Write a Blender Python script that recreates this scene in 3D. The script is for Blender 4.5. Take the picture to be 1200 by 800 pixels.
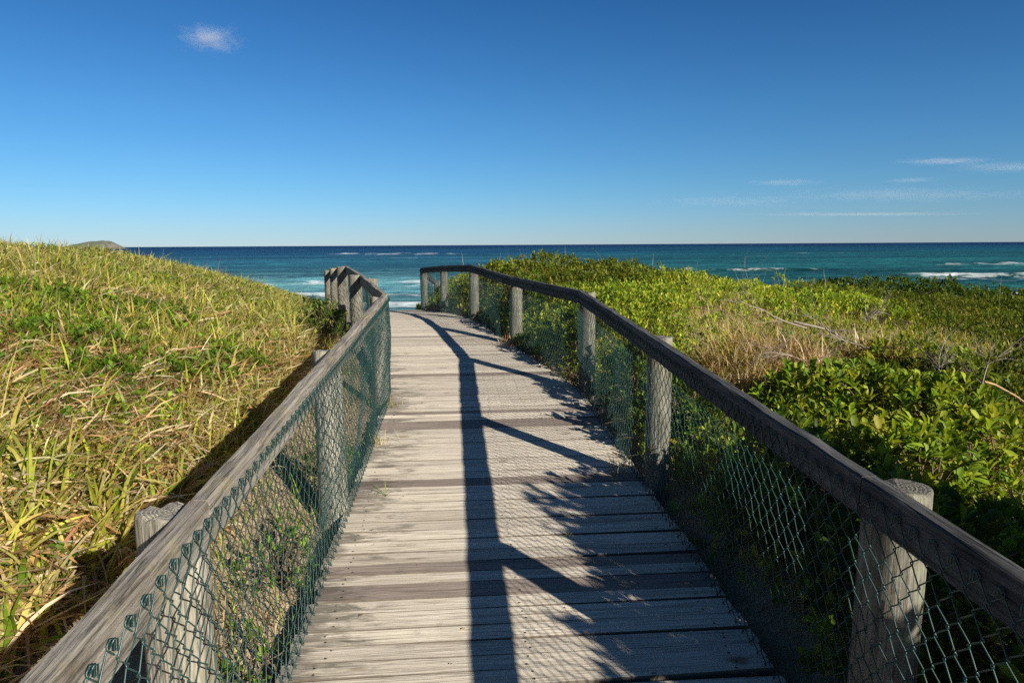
import bpy, math
import numpy as np
from mathutils import Vector, Matrix, Euler

rad = math.radians
scene = bpy.context.scene
for o in list(bpy.data.objects):
    bpy.data.objects.remove(o)
COL = scene.collection

# ------------------------------------------------------------------ camera
EYE = 1.65
cam_data = bpy.data.cameras.new("camera")
cam_data.lens = 24.0
cam_data.sensor_width = 36.0
cam_data.clip_start = 0.05
cam_data.clip_end = 80000
cam = bpy.data.objects.new("camera", cam_data)
COL.objects.link(cam)
CAM_R = Matrix.Rotation(rad(-4.5), 3, 'Z') @ Matrix.Rotation(rad(90 - 8.05), 3, 'X') @ Matrix.Rotation(rad(-0.33), 3, 'Z')
cam.matrix_world = Matrix.Translation((0, 0, EYE)) @ CAM_R.to_4x4()
scene.camera = cam

# ------------------------------------------------------------------ sky + sun
SHADOW = Vector((-1.07, 1.5, -0.83)).normalized()        # the way sunlight travels
SUN_EL = math.asin(-SHADOW.z)
SUN_AZ = math.atan2(-SHADOW.x, -SHADOW.y)
world = bpy.data.worlds.new("World")
scene.world = world
world.use_nodes = True
wt = world.node_tree
wt.nodes.clear()
w_out = wt.nodes.new('ShaderNodeOutputWorld')
w_bg = wt.nodes.new('ShaderNodeBackground')
w_sky = wt.nodes.new('ShaderNodeTexSky')
w_sky.sky_type = 'NISHITA'
w_sky.sun_disc = False
w_sky.sun_elevation = SUN_EL
w_sky.sun_rotation = SUN_AZ
w_sky.altitude = 0
w_sky.air_density = 1.0
w_sky.dust_density = 0.0
w_sky.ozone_density = 5.0
w_hsv = wt.nodes.new('ShaderNodeHueSaturation')
w_hsv.inputs['Saturation'].default_value = 1.05
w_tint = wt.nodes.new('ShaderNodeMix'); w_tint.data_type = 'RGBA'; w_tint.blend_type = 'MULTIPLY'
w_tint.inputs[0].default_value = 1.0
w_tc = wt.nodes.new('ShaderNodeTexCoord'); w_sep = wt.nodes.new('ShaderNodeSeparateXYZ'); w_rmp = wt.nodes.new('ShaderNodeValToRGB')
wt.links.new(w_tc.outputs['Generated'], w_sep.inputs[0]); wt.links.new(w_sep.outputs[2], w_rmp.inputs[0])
for i, (p_, c_) in enumerate([(0.0, (0.56, 0.74, 1.10, 1)), (0.08, (0.48, 0.77, 1.00, 1)), (0.18, (0.41, 0.74, 0.95, 1)), (0.40, (0.19, 0.51, 0.76, 1)), (0.60, (0.45, 0.60, 0.72, 1)), (0.85, (0.62, 0.70, 0.76, 1))]):  # upper stops, overhead and unseen, are paler to take blue out of the shade
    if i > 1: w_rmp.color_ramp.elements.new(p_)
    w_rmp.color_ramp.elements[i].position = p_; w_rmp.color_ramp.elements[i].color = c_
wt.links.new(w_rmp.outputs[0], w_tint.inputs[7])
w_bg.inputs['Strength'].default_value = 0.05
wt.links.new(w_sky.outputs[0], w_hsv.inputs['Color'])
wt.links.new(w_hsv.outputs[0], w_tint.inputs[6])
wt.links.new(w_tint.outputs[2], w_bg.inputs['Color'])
wt.links.new(w_bg.outputs[0], w_out.inputs['Surface'])

sun_data = bpy.data.lights.new("sun", 'SUN')
sun_data.energy = 5.0
sun_data.angle = rad(0.53)
sun_data.color = (1.0, 0.93, 0.82)
sun = bpy.data.objects.new("sun", sun_data)
sun.rotation_euler = SHADOW.to_track_quat('-Z', 'Y').to_euler()
sun.location = (30, -45, 30)
COL.objects.link(sun)

scene.view_settings.view_transform = 'Standard'
scene.view_settings.look = 'None'
scene.view_settings.gamma = 1.0
scene.view_settings.use_curve_mapping = False
scene.view_settings.exposure = 1.0
scene.render.engine = 'CYCLES'
scene.cycles.max_bounces = 6
scene.cycles.transparent_max_bounces = 8
scene.cycles.volume_step_rate = 1.0
scene.cycles.use_denoising = False

# ------------------------------------------------------------------ helpers
rng = np.random.default_rng(7)

def tag(o, label=None, cat=None, group=None, kind=None):
    if label: o['label'] = label
    if cat: o['category'] = cat
    if group: o['group'] = group
    if kind: o['kind'] = kind
    return o

def empty(name, loc):
    o = bpy.data.objects.new(name, None)
    o.empty_display_size = 0.2
    o.location = loc
    COL.objects.link(o)
    return o

def mk(name, V, faces, mat=None, parent=None, color=None, smooth=True, mats=None, matidx=None):
    """One mesh object from numpy arrays. faces: list of (n,k) int arrays."""
    V = np.asarray(V, dtype=np.float32).reshape(-1, 3)
    me = bpy.data.meshes.new(name)
    faces = [np.asarray(f, dtype=np.int32) for f in faces if len(f)]
    loops = np.concatenate([f.ravel() for f in faces])
    totals = np.concatenate([np.full(len(f), f.shape[1], np.int32) for f in faces])
    starts = np.concatenate(([0], np.cumsum(totals)[:-1])).astype(np.int32)
    me.vertices.add(len(V)); me.vertices.foreach_set('co', V.ravel())
    me.loops.add(len(loops)); me.loops.foreach_set('vertex_index', loops)
    me.polygons.add(len(totals)); me.polygons.foreach_set('loop_start', starts)
    me.polygons.foreach_set('loop_total', totals)
    for m in (mats or [mat]):
        if m: me.materials.append(m)
    if matidx is not None:
        me.polygons.foreach_set('material_index', np.asarray(matidx, np.int32))
    me.polygons.foreach_set('use_smooth', np.full(len(totals), smooth, bool))
    me.update(calc_edges=True)
    if color is not None:
        c = np.asarray(color, np.float32)
        if c.shape[1] == 3: c = np.concatenate([c, np.ones((len(c), 1), np.float32)], 1)
        a = me.color_attributes.new('Col', 'FLOAT_COLOR', 'POINT')
        a.data.foreach_set('color', c.ravel())
    me.validate()
    o = bpy.data.objects.new(name, me)
    COL.objects.link(o)
    if parent:
        o.parent = parent
        o.matrix_parent_inverse = Matrix.Translation(-Vector(parent.location))
    return o

def vnoise(x, y, seed=0):
    x = np.asarray(x, float); y = np.asarray(y, float)
    xi = np.floor(x).astype(np.int64); yi = np.floor(y).astype(np.int64)
    fx = x - xi; fy = y - yi
    fx = fx * fx * (3 - 2 * fx); fy = fy * fy * (3 - 2 * fy)
    def h(a, b):
        n = (a * 374761393 + b * 668265263 + seed * 974634777) & 0x7fffffff
        n = ((n ^ (n >> 13)) * 1274126177) & 0x7fffffff
        return ((n ^ (n >> 16)) & 0xffff) / 65535.0
    return (h(xi, yi) * (1 - fx) + h(xi + 1, yi) * fx) * (1 - fy) + (h(xi, yi + 1) * (1 - fx) + h(xi + 1, yi + 1) * fx) * fy

def fbm(x, y, seed=0, oct=4):
    s = 0; a = 0.5
    for i in range(oct):
        s = s + a * vnoise(np.asarray(x) * 2 ** i + 17.3 * i, np.asarray(y) * 2 ** i - 9.1 * i, seed + i)
        a *= 0.5
    return s / (1 - 0.5 ** oct)

def sstep(a, b, x):
    t = np.clip((np.asarray(x, float) - a) / (b - a), 0, 1)
    return t * t * (3 - 2 * t)

def tubes(P, R, sides=5, N=None):
    """P (n,m,3) polylines, R (n,m) radii -> verts, quad faces (open ends)."""
    P = np.asarray(P, float); n, m, _ = P.shape
    R = np.broadcast_to(np.asarray(R, float), (n, m))
    T = np.gradient(P, axis=1)
    T /= np.linalg.norm(T, axis=2, keepdims=True) + 1e-9
    if N is None:
        ref = np.where(np.abs(T[..., 2:3]) > 0.9, np.array([1.0, 0, 0]), np.array([0, 0, 1.0]))
    else:
        ref = np.broadcast_to(N, P.shape)
    A = np.cross(T, ref); A /= np.linalg.norm(A, axis=2, keepdims=True) + 1e-9
    B = np.cross(A, T)
    ang = np.arange(sides) * 2 * np.pi / sides
    V = P[:, :, None, :] + R[:, :, None, None] * (np.cos(ang)[None, None, :, None] * A[:, :, None, :] + np.sin(ang)[None, None, :, None] * B[:, :, None, :])
    idx = np.arange(n * m * sides).reshape(n, m, sides)
    a = idx[:, :-1, :]; b = idx[:, 1:, :]
    F = np.stack([a, np.roll(a, -1, 2), np.roll(b, -1, 2), b], -1).reshape(-1, 4)
    return V.reshape(-1, 3), F

def blades(P, L, W, az, t0, curl, col, seg=5, tipcol=None, twist=None):
    """Strap leaves: base P (n,3), length, width, azimuth, start tilt, total curl."""
    n = len(P)
    s = np.linspace(0, 1, seg + 1)
    phi = t0[:, None] + curl[:, None] * s[None] ** 1.3
    ds = (L / seg)[:, None]
    dh = np.sin(phi) * ds; dz = np.cos(phi) * ds
    H = np.concatenate([np.zeros((n, 1)), np.cumsum(dh[:, :-1], 1)], 1)
    Z = np.concatenate([np.zeros((n, 1)), np.cumsum(dz[:, :-1], 1)], 1)
    ca, sa = np.cos(az)[:, None], np.sin(az)[:, None]
    C = np.stack([P[:, 0:1] + H * ca, P[:, 1:2] + H * sa, P[:, 2:3] + Z], -1)
    prof = np.minimum(1, 0.55 + 1.4 * s) * (1 - s ** 2.4) ** 0.8
    prof[-1] = 0.04
    tw = (twist if twist is not None else np.zeros(n))[:, None] + 0 * s[None]
    side = np.stack([-sa * np.cos(tw) , ca * np.cos(tw), np.sin(tw)], -1)
    hw = (W[:, None] * prof[None] * 0.5)[..., None]
    V = np.stack([C - side * hw, C + side * hw], 2)
    idx = np.arange(n * (seg + 1) * 2).reshape(n, seg + 1, 2)
    F = np.stack([idx[:, :-1, 0], idx[:, :-1, 1], idx[:, 1:, 1], idx[:, 1:, 0]], -1).reshape(-1, 4)
    tc = col if tipcol is None else tipcol
    K = col[:, None, :] * (1 - s[None, :, None]) + tc[:, None, :] * s[None, :, None]
    K = np.repeat(K[:, :, None, :], 2, 2).reshape(-1, 3)
    return V.reshape(-1, 3), F, K

def frame(D):
    D = D / (np.linalg.norm(D, axis=1, keepdims=True) + 1e-9)
    up = np.where(np.abs(D[:, 2:3]) > 0.95, np.array([1.0, 0, 0]), np.array([0, 0, 1.0]))
    S = np.cross(D, up); S /= np.linalg.norm(S, axis=1, keepdims=True) + 1e-9
    return D, S, np.cross(S, D)

def leaves(P, D, L, W, col, fine=False, roll=None):
    """Folded leaves. coarse: 2 triangles pairs; fine: rounded 6-face leaf with a bent tip."""
    n = len(P)
    D, S, N = frame(D)
    if roll is not None:
        c, s_ = np.cos(roll)[:, None], np.sin(roll)[:, None]
        S, N = S * c + N * s_, N * c - S * s_
    L_ = L[:, None]; W_ = W[:, None]
    if not fine:
        V = np.stack([P, P + D * L_ * 0.55 + S * W_ * 0.5 + N * W_ * 0.16, P + D * L_ + N * L_ * 0.05,
                      P + D * L_ * 0.55 - S * W_ * 0.5 + N * W_ * 0.16], 1)
        b = np.arange(n)[:, None] * 4
        F = np.concatenate([b + np.array([[0, 1, 2]]), b + np.array([[0, 2, 3]])])
        return V.reshape(-1, 3), [F], np.repeat(col, 4, 0)
    f = 0.18
    V = np.stack([P,
                  P + D * L_ * .42 + N * L_ * .04, P + D * L_ * .42 + S * W_ * .42 + N * (L_ * .04 + W_ * f),
                  P + D * L_ * .42 - S * W_ * .42 + N * (L_ * .04 + W_ * f),
                  P + D * L_ * .78 + N * L_ * .03, P + D * L_ * .78 + S * W_ * .46 + N * (L_ * .03 + W_ * f),
                  P + D * L_ * .78 - S * W_ * .46 + N * (L_ * .03 + W_ * f),
                  P + D * L_ - N * L_ * .03], 1)
    b = np.arange(n)[:, None] * 8
    T = np.concatenate([b + np.array([[0, 2, 1]]), b + np.array([[0, 1, 3]]), b + np.array([[5, 7, 4]]), b + np.array([[4, 7, 6]])])
    Q = np.concatenate([b + np.array([[1, 2, 5, 4]]), b + np.array([[3, 1, 4, 6]])])
    return V.reshape(-1, 3), [T, Q], np.repeat(col, 8, 0)

class Acc:
    def __init__(s): s.V = []; s.F = []; s.C = []; s.n = 0
    def add(s, V, F, C):
        F = F if isinstance(F, list) else [F]
        for f in F: s.F.append(np.asarray(f) + s.n)
        s.V.append(V); s.C.append(C); s.n += len(V)
    def build(s, name, mat, parent=None, smooth=True):
        tri = [f for f in s.F if f.shape[1] == 3]; qd = [f for f in s.F if f.shape[1] == 4]
        fs = ([np.concatenate(tri)] if tri else []) + ([np.concatenate(qd)] if qd else [])
        return mk(name, np.concatenate(s.V), fs, mat, parent, np.concatenate(s.C), smooth)

def pick(pal, n, w=None, jit=0.18, r=None):
    r = r or rng
    pal = np.array(pal, float)
    i = r.choice(len(pal), n, p=None if w is None else np.array(w) / np.sum(w))
    c = pal[i] * (1 + jit * r.standard_normal((n, 1))) * (1 + 0.06 * r.standard_normal((n, 3)))
    return np.clip(c, 0.005, 0.8)

# ------------------------------------------------------------------ materials
def new_mat(name):
    m = bpy.data.materials.new(name); m.use_nodes = True
    nt = m.node_tree; nt.nodes.clear()
    return m, nt, nt.nodes.new('ShaderNodeOutputMaterial')

def N(nt, t, **kw):
    n = nt.nodes.new(t)
    for k, v in kw.items():
        if k in n.inputs: n.inputs[k].default_value = v
        else: setattr(n, k, v)
    return n

def ramp(nt, src, stops):
    r = nt.nodes.new('ShaderNodeValToRGB')
    e = r.color_ramp.elements
    while len(e) < len(stops): e.new(0.5)
    for i, (p, c) in enumerate(stops):
        e[i].position = p
        e[i].color = (c if len(c) == 4 else (*c, 1)) if not isinstance(c, (int, float)) else (c, c, c, 1)
    nt.links.new(src, r.inputs[0])
    return r.outputs[0]

def mixc(nt, fac, a, b, mode='MIX'):
    n = nt.nodes.new('ShaderNodeMix'); n.data_type = 'RGBA'; n.blend_type = mode
    for s, v in ((n.inputs[0], fac), (n.inputs[6], a), (n.inputs[7], b)):
        if isinstance(v, (int, float)): s.default_value = v
        elif isinstance(v, tuple): s.default_value = (*v, 1) if len(v) == 3 else v
        else: nt.links.new(v, s)
    return n.outputs[2]

def mth(nt, op, a, b=0.0, clamp=False):
    n = nt.nodes.new('ShaderNodeMath'); n.operation = op; n.use_clamp = clamp
    for s, v in ((n.inputs[0], a), (n.inputs[1], b)):
        if isinstance(v, (int, float)): s.default_value = v
        else: nt.links.new(v, s)
    return n.outputs[0]

def noise(nt, vec, scale, detail=5, rough=0.55, dist=0.0):
    n = N(nt, 'ShaderNodeTexNoise', Scale=scale, Detail=detail, Roughness=rough, Distortion=dist)
    nt.links.new(vec, n.inputs['Vector'])
    return n.outputs['Fac']

def mapv(nt, vec, scale=(1, 1, 1), loc=(0, 0, 0)):
    n = nt.nodes.new('ShaderNodeMapping')
    n.inputs['Scale'].default_value = scale; n.inputs['Location'].default_value = loc
    nt.links.new(vec, n.inputs['Vector'])
    return n.outputs[0]

def bump(nt, h, strength=0.5, dist=0.005):
    b = N(nt, 'ShaderNodeBump', Strength=strength, Distance=dist)
    nt.links.new(h, b.inputs['Height'])
    return b.outputs[0]

def plant_mat(name, trans=0.35, rough=0.45, spec=0.35):
    m, nt, out = new_mat(name)
    a = N(nt, 'ShaderNodeVertexColor'); a.layer_name = 'Col'
    g = N(nt, 'ShaderNodeNewGeometry')
    nz = noise(nt, g.outputs['Position'], 60, 2)
    c = mixc(nt, 1.0, a.outputs[0], ramp(nt, nz, [(0.3, 0.82), (0.7, 1.12)]), 'MULTIPLY')
    p = N(nt, 'ShaderNodeBsdfPrincipled', Roughness=rough)
    p.inputs['Specular IOR Level'].default_value = spec
    nt.links.new(c, p.inputs['Base Color'])
    t = N(nt, 'ShaderNodeBsdfTranslucent')
    tc = mixc(nt, 1.0, c, (1.25, 1.25, 0.6), 'MULTIPLY')
    nt.links.new(tc, t.inputs['Color'])
    mx = N(nt, 'ShaderNodeMixShader', Fac=trans)
    nt.links.new(p.outputs[0], mx.inputs[1]); nt.links.new(t.outputs[0], mx.inputs[2])
    nt.links.new(mx.outputs[0], out.inputs['Surface'])
    return m

M_GRASS = plant_mat('grass_blade', 0.35, 0.62, 0.14)
M_LEAF = plant_mat('leaf', 0.42, 0.55, 0.2)

def wood_mat(name, stops, axis='X', grain=1.0, lichen=None, tone=1.0):
    m, nt, out = new_mat(name)
    tc = N(nt, 'ShaderNodeTexCoord')
    oi = N(nt, 'ShaderNodeObjectInfo')
    off = N(nt, 'ShaderNodeVectorMath', operation='MULTIPLY_ADD')
    nt.links.new(oi.outputs['Random'], off.inputs[0])
    off.inputs[1].default_value = (37, 61, 83)
    nt.links.new(tc.outputs['Object'], off.inputs[2])
    v = off.outputs[0]
    sc = (3.2, 40, 40) if axis == 'X' else (40, 40, 3.2)
    g1 = noise(nt, mapv(nt, v, sc), 1.0, 7, 0.62, 0.6)
    sc2 = (4.5, 95, 95) if axis == 'X' else (95, 95, 4.5)
    g2 = noise(nt, mapv(nt, v, sc2), 1.0, 5, 0.65, 0.5)
    big = noise(nt, mapv(nt, v, (3, 6, 6) if axis == 'X' else (6, 6, 3)), 1.0, 4, 0.6)
    c = ramp(nt, g1, stops)
    c = mixc(nt, ramp(nt, g2, [(0.38, 0.9), (0.50, 0.0)]), c, tuple(x * 0.3 for x in stops[0][1]))
    c = mixc(nt, ramp(nt, big, [(0.35, 0.0), (0.75, 0.55)]), c, tuple(x * tone for x in stops[-1][1]))
    mid = noise(nt, mapv(nt, v, (5, 18, 18) if axis == 'X' else (18, 18, 5)), 1.0, 6, 0.75, 0.8)
    c = mixc(nt, ramp(nt, mid, [(0.54, 0.0), (0.70, 0.75)]), c, tuple(x * k_ for x, k_ in zip(stops[1][1], (.62, .5, .4) if lichen else (.5, .5, .5))))
    if lichen:
        lz = noise(nt, v, 9.0, 6, 0.7)
        c = mixc(nt, ramp(nt, lz, [(0.5, 0.0), (0.68, 0.6)]), c, lichen)
    if axis == 'Z':
        sx = N(nt, 'ShaderNodeSeparateXYZ'); nt.links.new(tc.outputs['Object'], sx.inputs[0])
        rr_ = mth(nt, 'SQRT', mth(nt, 'ADD', mth(nt, 'MULTIPLY', sx.outputs[0], sx.outputs[0]), mth(nt, 'MULTIPLY', sx.outputs[1], sx.outputs[1])))
        wob = noise(nt, mapv(nt, v, (14, 14, 14)), 1.0, 4, 0.6)
        ring = mth(nt, 'SINE', mth(nt, 'ADD', mth(nt, 'MULTIPLY', rr_, 620.0), mth(nt, 'MULTIPLY', wob, 9.0)))
        ang_ = mth(nt, 'ARCTAN2', sx.outputs[1], sx.outputs[0])
        split = mth(nt, 'ABSOLUTE', mth(nt, 'SINE', mth(nt, 'ADD', mth(nt, 'MULTIPLY', ang_, 2.5), mth(nt, 'MULTIPLY', wob, 4.0))))
        cut = ramp(nt, ring, [(0.0, tuple(x * .75 for x in stops[1][1])), (1.0, tuple(x * 1.1 for x in stops[2][1]))])
        cut = mixc(nt, ramp(nt, split, [(0.03, 0.85), (0.10, 0.0)]), cut, tuple(x * .3 for x in stops[0][1]))
        ng = N(nt, 'ShaderNodeNewGeometry'); sn = N(nt, 'ShaderNodeSeparateXYZ'); nt.links.new(ng.outputs['True Normal'], sn.inputs[0])
        c = mixc(nt, ramp(nt, sn.outputs[2], [(0.8, 0.0), (0.9, 1.0)]), c, cut)
    p = N(nt, 'ShaderNodeBsdfPrincipled', Roughness=0.82)
    p.inputs['Specular IOR Level'].default_value = 0.2
    nt.links.new(c, p.inputs['Base Color'])
    h = mth(nt, 'ADD', mth(nt, 'MULTIPLY', g1, 1.0), mth(nt, 'MULTIPLY', g2, 0.7))
    nt.links.new(bump(nt, h, 1.0 * grain, 0.009), p.inputs['Normal'])
    nt.links.new(p.outputs[0], out.inputs['Surface'])
    return m

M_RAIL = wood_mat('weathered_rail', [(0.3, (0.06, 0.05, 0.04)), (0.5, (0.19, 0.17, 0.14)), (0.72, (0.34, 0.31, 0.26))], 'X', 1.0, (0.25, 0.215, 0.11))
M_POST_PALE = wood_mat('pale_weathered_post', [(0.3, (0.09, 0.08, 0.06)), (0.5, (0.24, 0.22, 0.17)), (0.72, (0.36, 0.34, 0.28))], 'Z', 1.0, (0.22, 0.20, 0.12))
M_RAIL_SHADED = wood_mat('weathered_rail_shaded', [(0.3, (0.016, 0.016, 0.016)), (0.5, (0.05, 0.05, 0.049)), (0.72, (0.125, 0.125, 0.12))], 'X', 1.0)  # left rail's timber made darker; the inner face's self-shadow is in the colour
M_POST_SHADED = wood_mat('weathered_post_shaded', [(0.3, (0.045, 0.04, 0.03)), (0.5, (0.13, 0.12, 0.095)), (0.72, (0.22, 0.21, 0.17))], 'Z', 1.0, (0.25, 0.26, 0.17))  # post timber darkened; the mesh shade on the right posts is in the colour

def simple(name, col, rough=0.6, spec=0.4):
    m, nt, out = new_mat(name)
    g = N(nt, 'ShaderNodeNewGeometry')
    nz = noise(nt, g.outputs['Position'], 25, 3)
    c = mixc(nt, 1.0, col, ramp(nt, nz, [(0.3, 0.75), (0.7, 1.15)]), 'MULTIPLY')
    p = N(nt, 'ShaderNodeBsdfPrincipled', Roughness=rough)
    p.inputs['Specular IOR Level'].default_value = spec
    nt.links.new(c, p.inputs['Base Color'])
    nt.links.new(p.outputs[0], out.inputs['Surface'])
    return m

M_WIRE = simple('green_coated_wire', (0.008, 0.040, 0.038), 0.36, 0.5)
M_BOARD_EDGE = simple('dirty_board_edge', (0.13, 0.11, 0.085), 0.9, 0.1)
M_NAIL = simple('rusty_nail', (0.035, 0.025, 0.02), 0.7)
M_TWIG = simple('grey_twig', (0.25, 0.21, 0.165), 0.85, 0.2)
M_STEM = simple('brown_stem', (0.12, 0.085, 0.05), 0.85, 0.2)

# ------------------------------------------------------------------ the lie of the land
RX = np.array([1.12, 1.12, 0.66, 0.18, -0.35, -0.83, -1.2]); RY = np.array([-6, 6.28, 8.7, 11.2, 13.3, 15.4, 17.5])
LX = np.array([-.63, -.63, -1.2, -1.75, -2.25, -2.76, -3.2]); LY = np.array([-6, 6.2, 8.85, 11.2, 13.3, 15.4, 17.5])
def path_l(Y): return np.interp(Y, LY, LX)
def path_r(Y): return np.interp(Y, RY, RX)
DY = [-6, 8.6, 10, 11.2, 12.3, 13.3, 15.4, 17.5, 24]
DZ = [-.262, .375, .428, .445, .415, .36, .215, -.25, -1.9]
def deck_z(Y): return np.interp(Y, DY, DZ)
BY = [-200, -10, 8.6, 11.2, 15.4, 18, 23, 40, 70, 85, 200, 4000]
BZ = [-1.0, -.44, .375, .44, .27, -.05, -1.3, -4.2, -5.15, -5.8, -10, -30]
SEA = -5.35
def ground_z(X, Y, fine=True):
    X = np.asarray(X, float); Y = np.asarray(Y, float)
    b = np.interp(Y, BY, BZ)
    u = path_l(Y) - X
    v = X - path_r(Y)
    pl = np.interp(u, [-.3, 0, .5, 1.75, 3.5, 5.2, 7, 12, 40, 300], [-.24, -.16, .03, .44, .88, 1.03, 1.11, 1.18, 1.0, 0])
    pr = np.interp(v, [-.3, 0, .4, 1.0, 1.6, 3.4, 5.1, 6.85, 8.5, 10.5, 12.5, 40, 300], [-.24, -.16, .1, .48, .62, .50, .30, .10, -.02, -.16, -.36, -.8, -1.0])
    my = np.interp(Y, [-5, 3, 7, 11, 30], [.1, .15, .5, 1.0, 1.0])
    pr = np.where(pr > -.05, pr * my - .05 * (1 - my), pr)
    fade = 1 - sstep(17, 33, Y)
    inside = (u < 0) & (v < 0)
    off = np.where(u >= 0, pl, np.where(v >= 0, pr, -.24))
    off = np.where(inside, np.minimum(-.16, -.24), off)
    z = b + off * fade
    if fine:
        amp = np.clip(np.maximum(u, v) * 0.3, 0, 1) * (0.25 + 0.75 * fade) * np.where(np.hypot(X, Y) < 200, 1, 0)
        z = z + amp * (0.22 * (fbm(X * .35, Y * .35, 3) - .5) + 0.10 * (fbm(X * 1.4, Y * 1.4, 5, 3) - .5))
    return z

def view(px, py, Y):
    """World point at ground distance Y seen in the photograph's direction (px, py)."""
    d = CAM_R @ Vector(((px - 600) / 800, (400 - py) / 800, -1))
    k = Y / d.y
    return Vector((d.x * k, Y, EYE + d.z * k))

u = np.linspace(-1, 1, 461)
gx = 4 * np.sinh(7.4 * u)
gy = 6 + 4 * np.sinh(7.4 * u)
GX, GY = np.meshgrid(gx, gy)
GZ = ground_z(GX, GY)
n = len(u)
idx = np.arange(n * n).reshape(n, n)
F = np.stack([idx[:-1, :-1], idx[:-1, 1:], idx[1:, 1:], idx[1:, :-1]], -1).reshape(-1, 4)
m, nt, out = new_mat('sand_and_litter')
g = N(nt, 'ShaderNodeNewGeometry')
pos = g.outputs['Position']
n1 = noise(nt, pos, 1.3, 5); n2 = noise(nt, pos, 22, 5, 0.7); n3 = noise(nt, pos, 260, 2)
c = ramp(nt, n2, [(0.3, (0.20, 0.14, 0.08)), (0.55, (0.40, 0.30, 0.185)), (0.75, (0.54, 0.43, 0.29))])
c = mixc(nt, ramp(nt, n1, [(0.52, 0.0), (0.70, 0.65)]), c, (0.17, 0.12, 0.065))
sep = N(nt, 'ShaderNodeSeparateXYZ'); nt.links.new(pos, sep.inputs[0])
beach = ramp(nt, mth(nt, 'MULTIPLY', mth(nt, 'SUBTRACT', sep.outputs[1], 24), 0.1, True), [(0, 0.0), (1, 1.0)])
c = mixc(nt, beach, c, (0.5, 0.42, 0.3))
p = N(nt, 'ShaderNodeBsdfPrincipled', Roughness=0.95)
p.inputs['Specular IOR Level'].default_value = 0.1
nt.links.new(c, p.inputs['Base Color'])
nt.links.new(bump(nt, mth(nt, 'ADD', n2, mth(nt, 'MULTIPLY', n3, 0.3)), 0.8, 0.03), p.inputs['Normal'])
nt.links.new(p.outputs[0], out.inputs['Surface'])
tag(mk('ground', np.stack([GX, GY, GZ], -1), [F], m), 'sandy dune ground under the grass, falling away to the beach', 'ground', kind='structure')

# ------------------------------------------------------------------ sea
rr = np.concatenate([np.arange(62, 210, 1.0), 210 * np.exp(np.linspace(0, math.log(60000 / 210), 260))[1:]])
th = np.radians(np.concatenate([np.linspace(-85, -44, 60)[:-1], np.linspace(-44, 48, 900), np.linspace(48, 85, 60)[1:]]))
RR, TH = np.meshgrid(rr, th, indexing='ij')
SX = RR * np.sin(TH); SY = RR * np.cos(TH)
keep = np.exp(-RR / 900)
rough_sea = (fbm(SX * .05, SY * .11, 21, 4) - .5) * 1.0 + (fbm(SX * .25, SY * .5, 31, 3) - .5) * 0.35
SZ = rough_sea * keep * np.clip((RR - 60) / 60, 0.1, 1) * 1.1
foam = np.zeros_like(SX)
def breaker(x0, x1, y0, height, thick, foam_back, seed, slope=0.0, fstr=1.0):
    """A wave crest running along X with white water towards the shore."""
    global SZ, foam
    yc = y0 + slope * (SX - (x0 + x1) / 2) + 10 * (fbm(SX * .012, SX * 0 + seed, seed, 3) - .5) * (y0 / 150)
    ex = sstep(x0, x0 + (x1 - x0) * .25, SX) * (1 - sstep(x1 - (x1 - x0) * .25, x1, SX))
    ex = ex * (0.45 + 0.9 * vnoise(SX * 18.0 / (x1 - x0), SX * 0, seed + 5))
    dy = SY - yc
    face = np.where(dy < 0, np.exp(-(dy / (thick * .45)) ** 2), np.exp(-(dy / (thick * 1.4)) ** 2))
    SZ = SZ + height * ex * face
    white = np.where(dy > 0, np.exp(-(dy / (thick * .5)) ** 2), np.exp(-(-dy / foam_back) ** 1.3))
    foam = np.maximum(foam, fstr * ex * white * 1.15)
breaker(72, 260, 132, 1.3, 3, 30, 1, -0.06, .76)
breaker(45, 100, 168, 0.7, 3, 6, 2, 0.0, 0.45)
breaker(120, 330, 205, 0.6, 5, 8, 3, 0.0, 0.45)
breaker(-125, -30, 620, 1.3, 10, 90, 4, 0.0, 0.55)
breaker(-90, 20, 560, 0.8, 10, 60, 14, 0.0, 0.5)
breaker(-150, -50, 265, 1.3, 9, 5, 5, 0.0, 0.3)
breaker(-90, 30, 132, 0.4, 4, 18, 7, 0.0, 0.45)
breaker(-120, 140, 82, 0.3, 2.5, 5, 8, 0.05, .52)
breaker(-60, 60, 98, 0.3, 4, 8, 9, 0.0, 0.5)
cap = fbm(SX * .035, SY * .035, 41, 3)
foam = np.maximum(foam, np.where((RR > 180) & (RR < 1500), sstep(.77, .86, fbm(SX * .02, SY * .02, 51, 4)) * .5, 0))
deep = np.array([0.003, 0.016, 0.055]); blue = np.array([0.006, 0.046, 0.098]); teal = np.array([0.022, 0.11, 0.15]); turq = np.array([0.09, 0.235, 0.25])
green = np.array([0.010, 0.086, 0.085])
dist = SY * (1 + .5 * (fbm(SX * .006, SY * .004, 61, 3) - .5))
t1 = sstep(550, 2200, dist)[..., None]; t2 = sstep(230, 700, dist)[..., None]; t3 = sstep(90, 260, dist)[..., None]
side = sstep(-10, 120, SX * 300 / np.maximum(SY, 60))[..., None]
near_c = turq * (1 - t3) + teal * t3
near_c = near_c * (1 - side) + green * side
mid_c = blue * (1 - .75 * side) + np.array([0.004, 0.055, 0.075]) * .75 * side
SC = (near_c * (1 - t2) + mid_c * t2) * (1 - t1) + deep * t1
streak = (fbm(SX * .010, SY * .035, 71, 4) - .5)[..., None]
SC = np.clip(SC * (1 + 1.3 * streak), 0.002, 1)
SCOL = np.concatenate([SC, np.ones_like(SX)[..., None]], -1).reshape(-1, 4)
nr, na = SX.shape
idx = np.arange(nr * na).reshape(nr, na)
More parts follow.
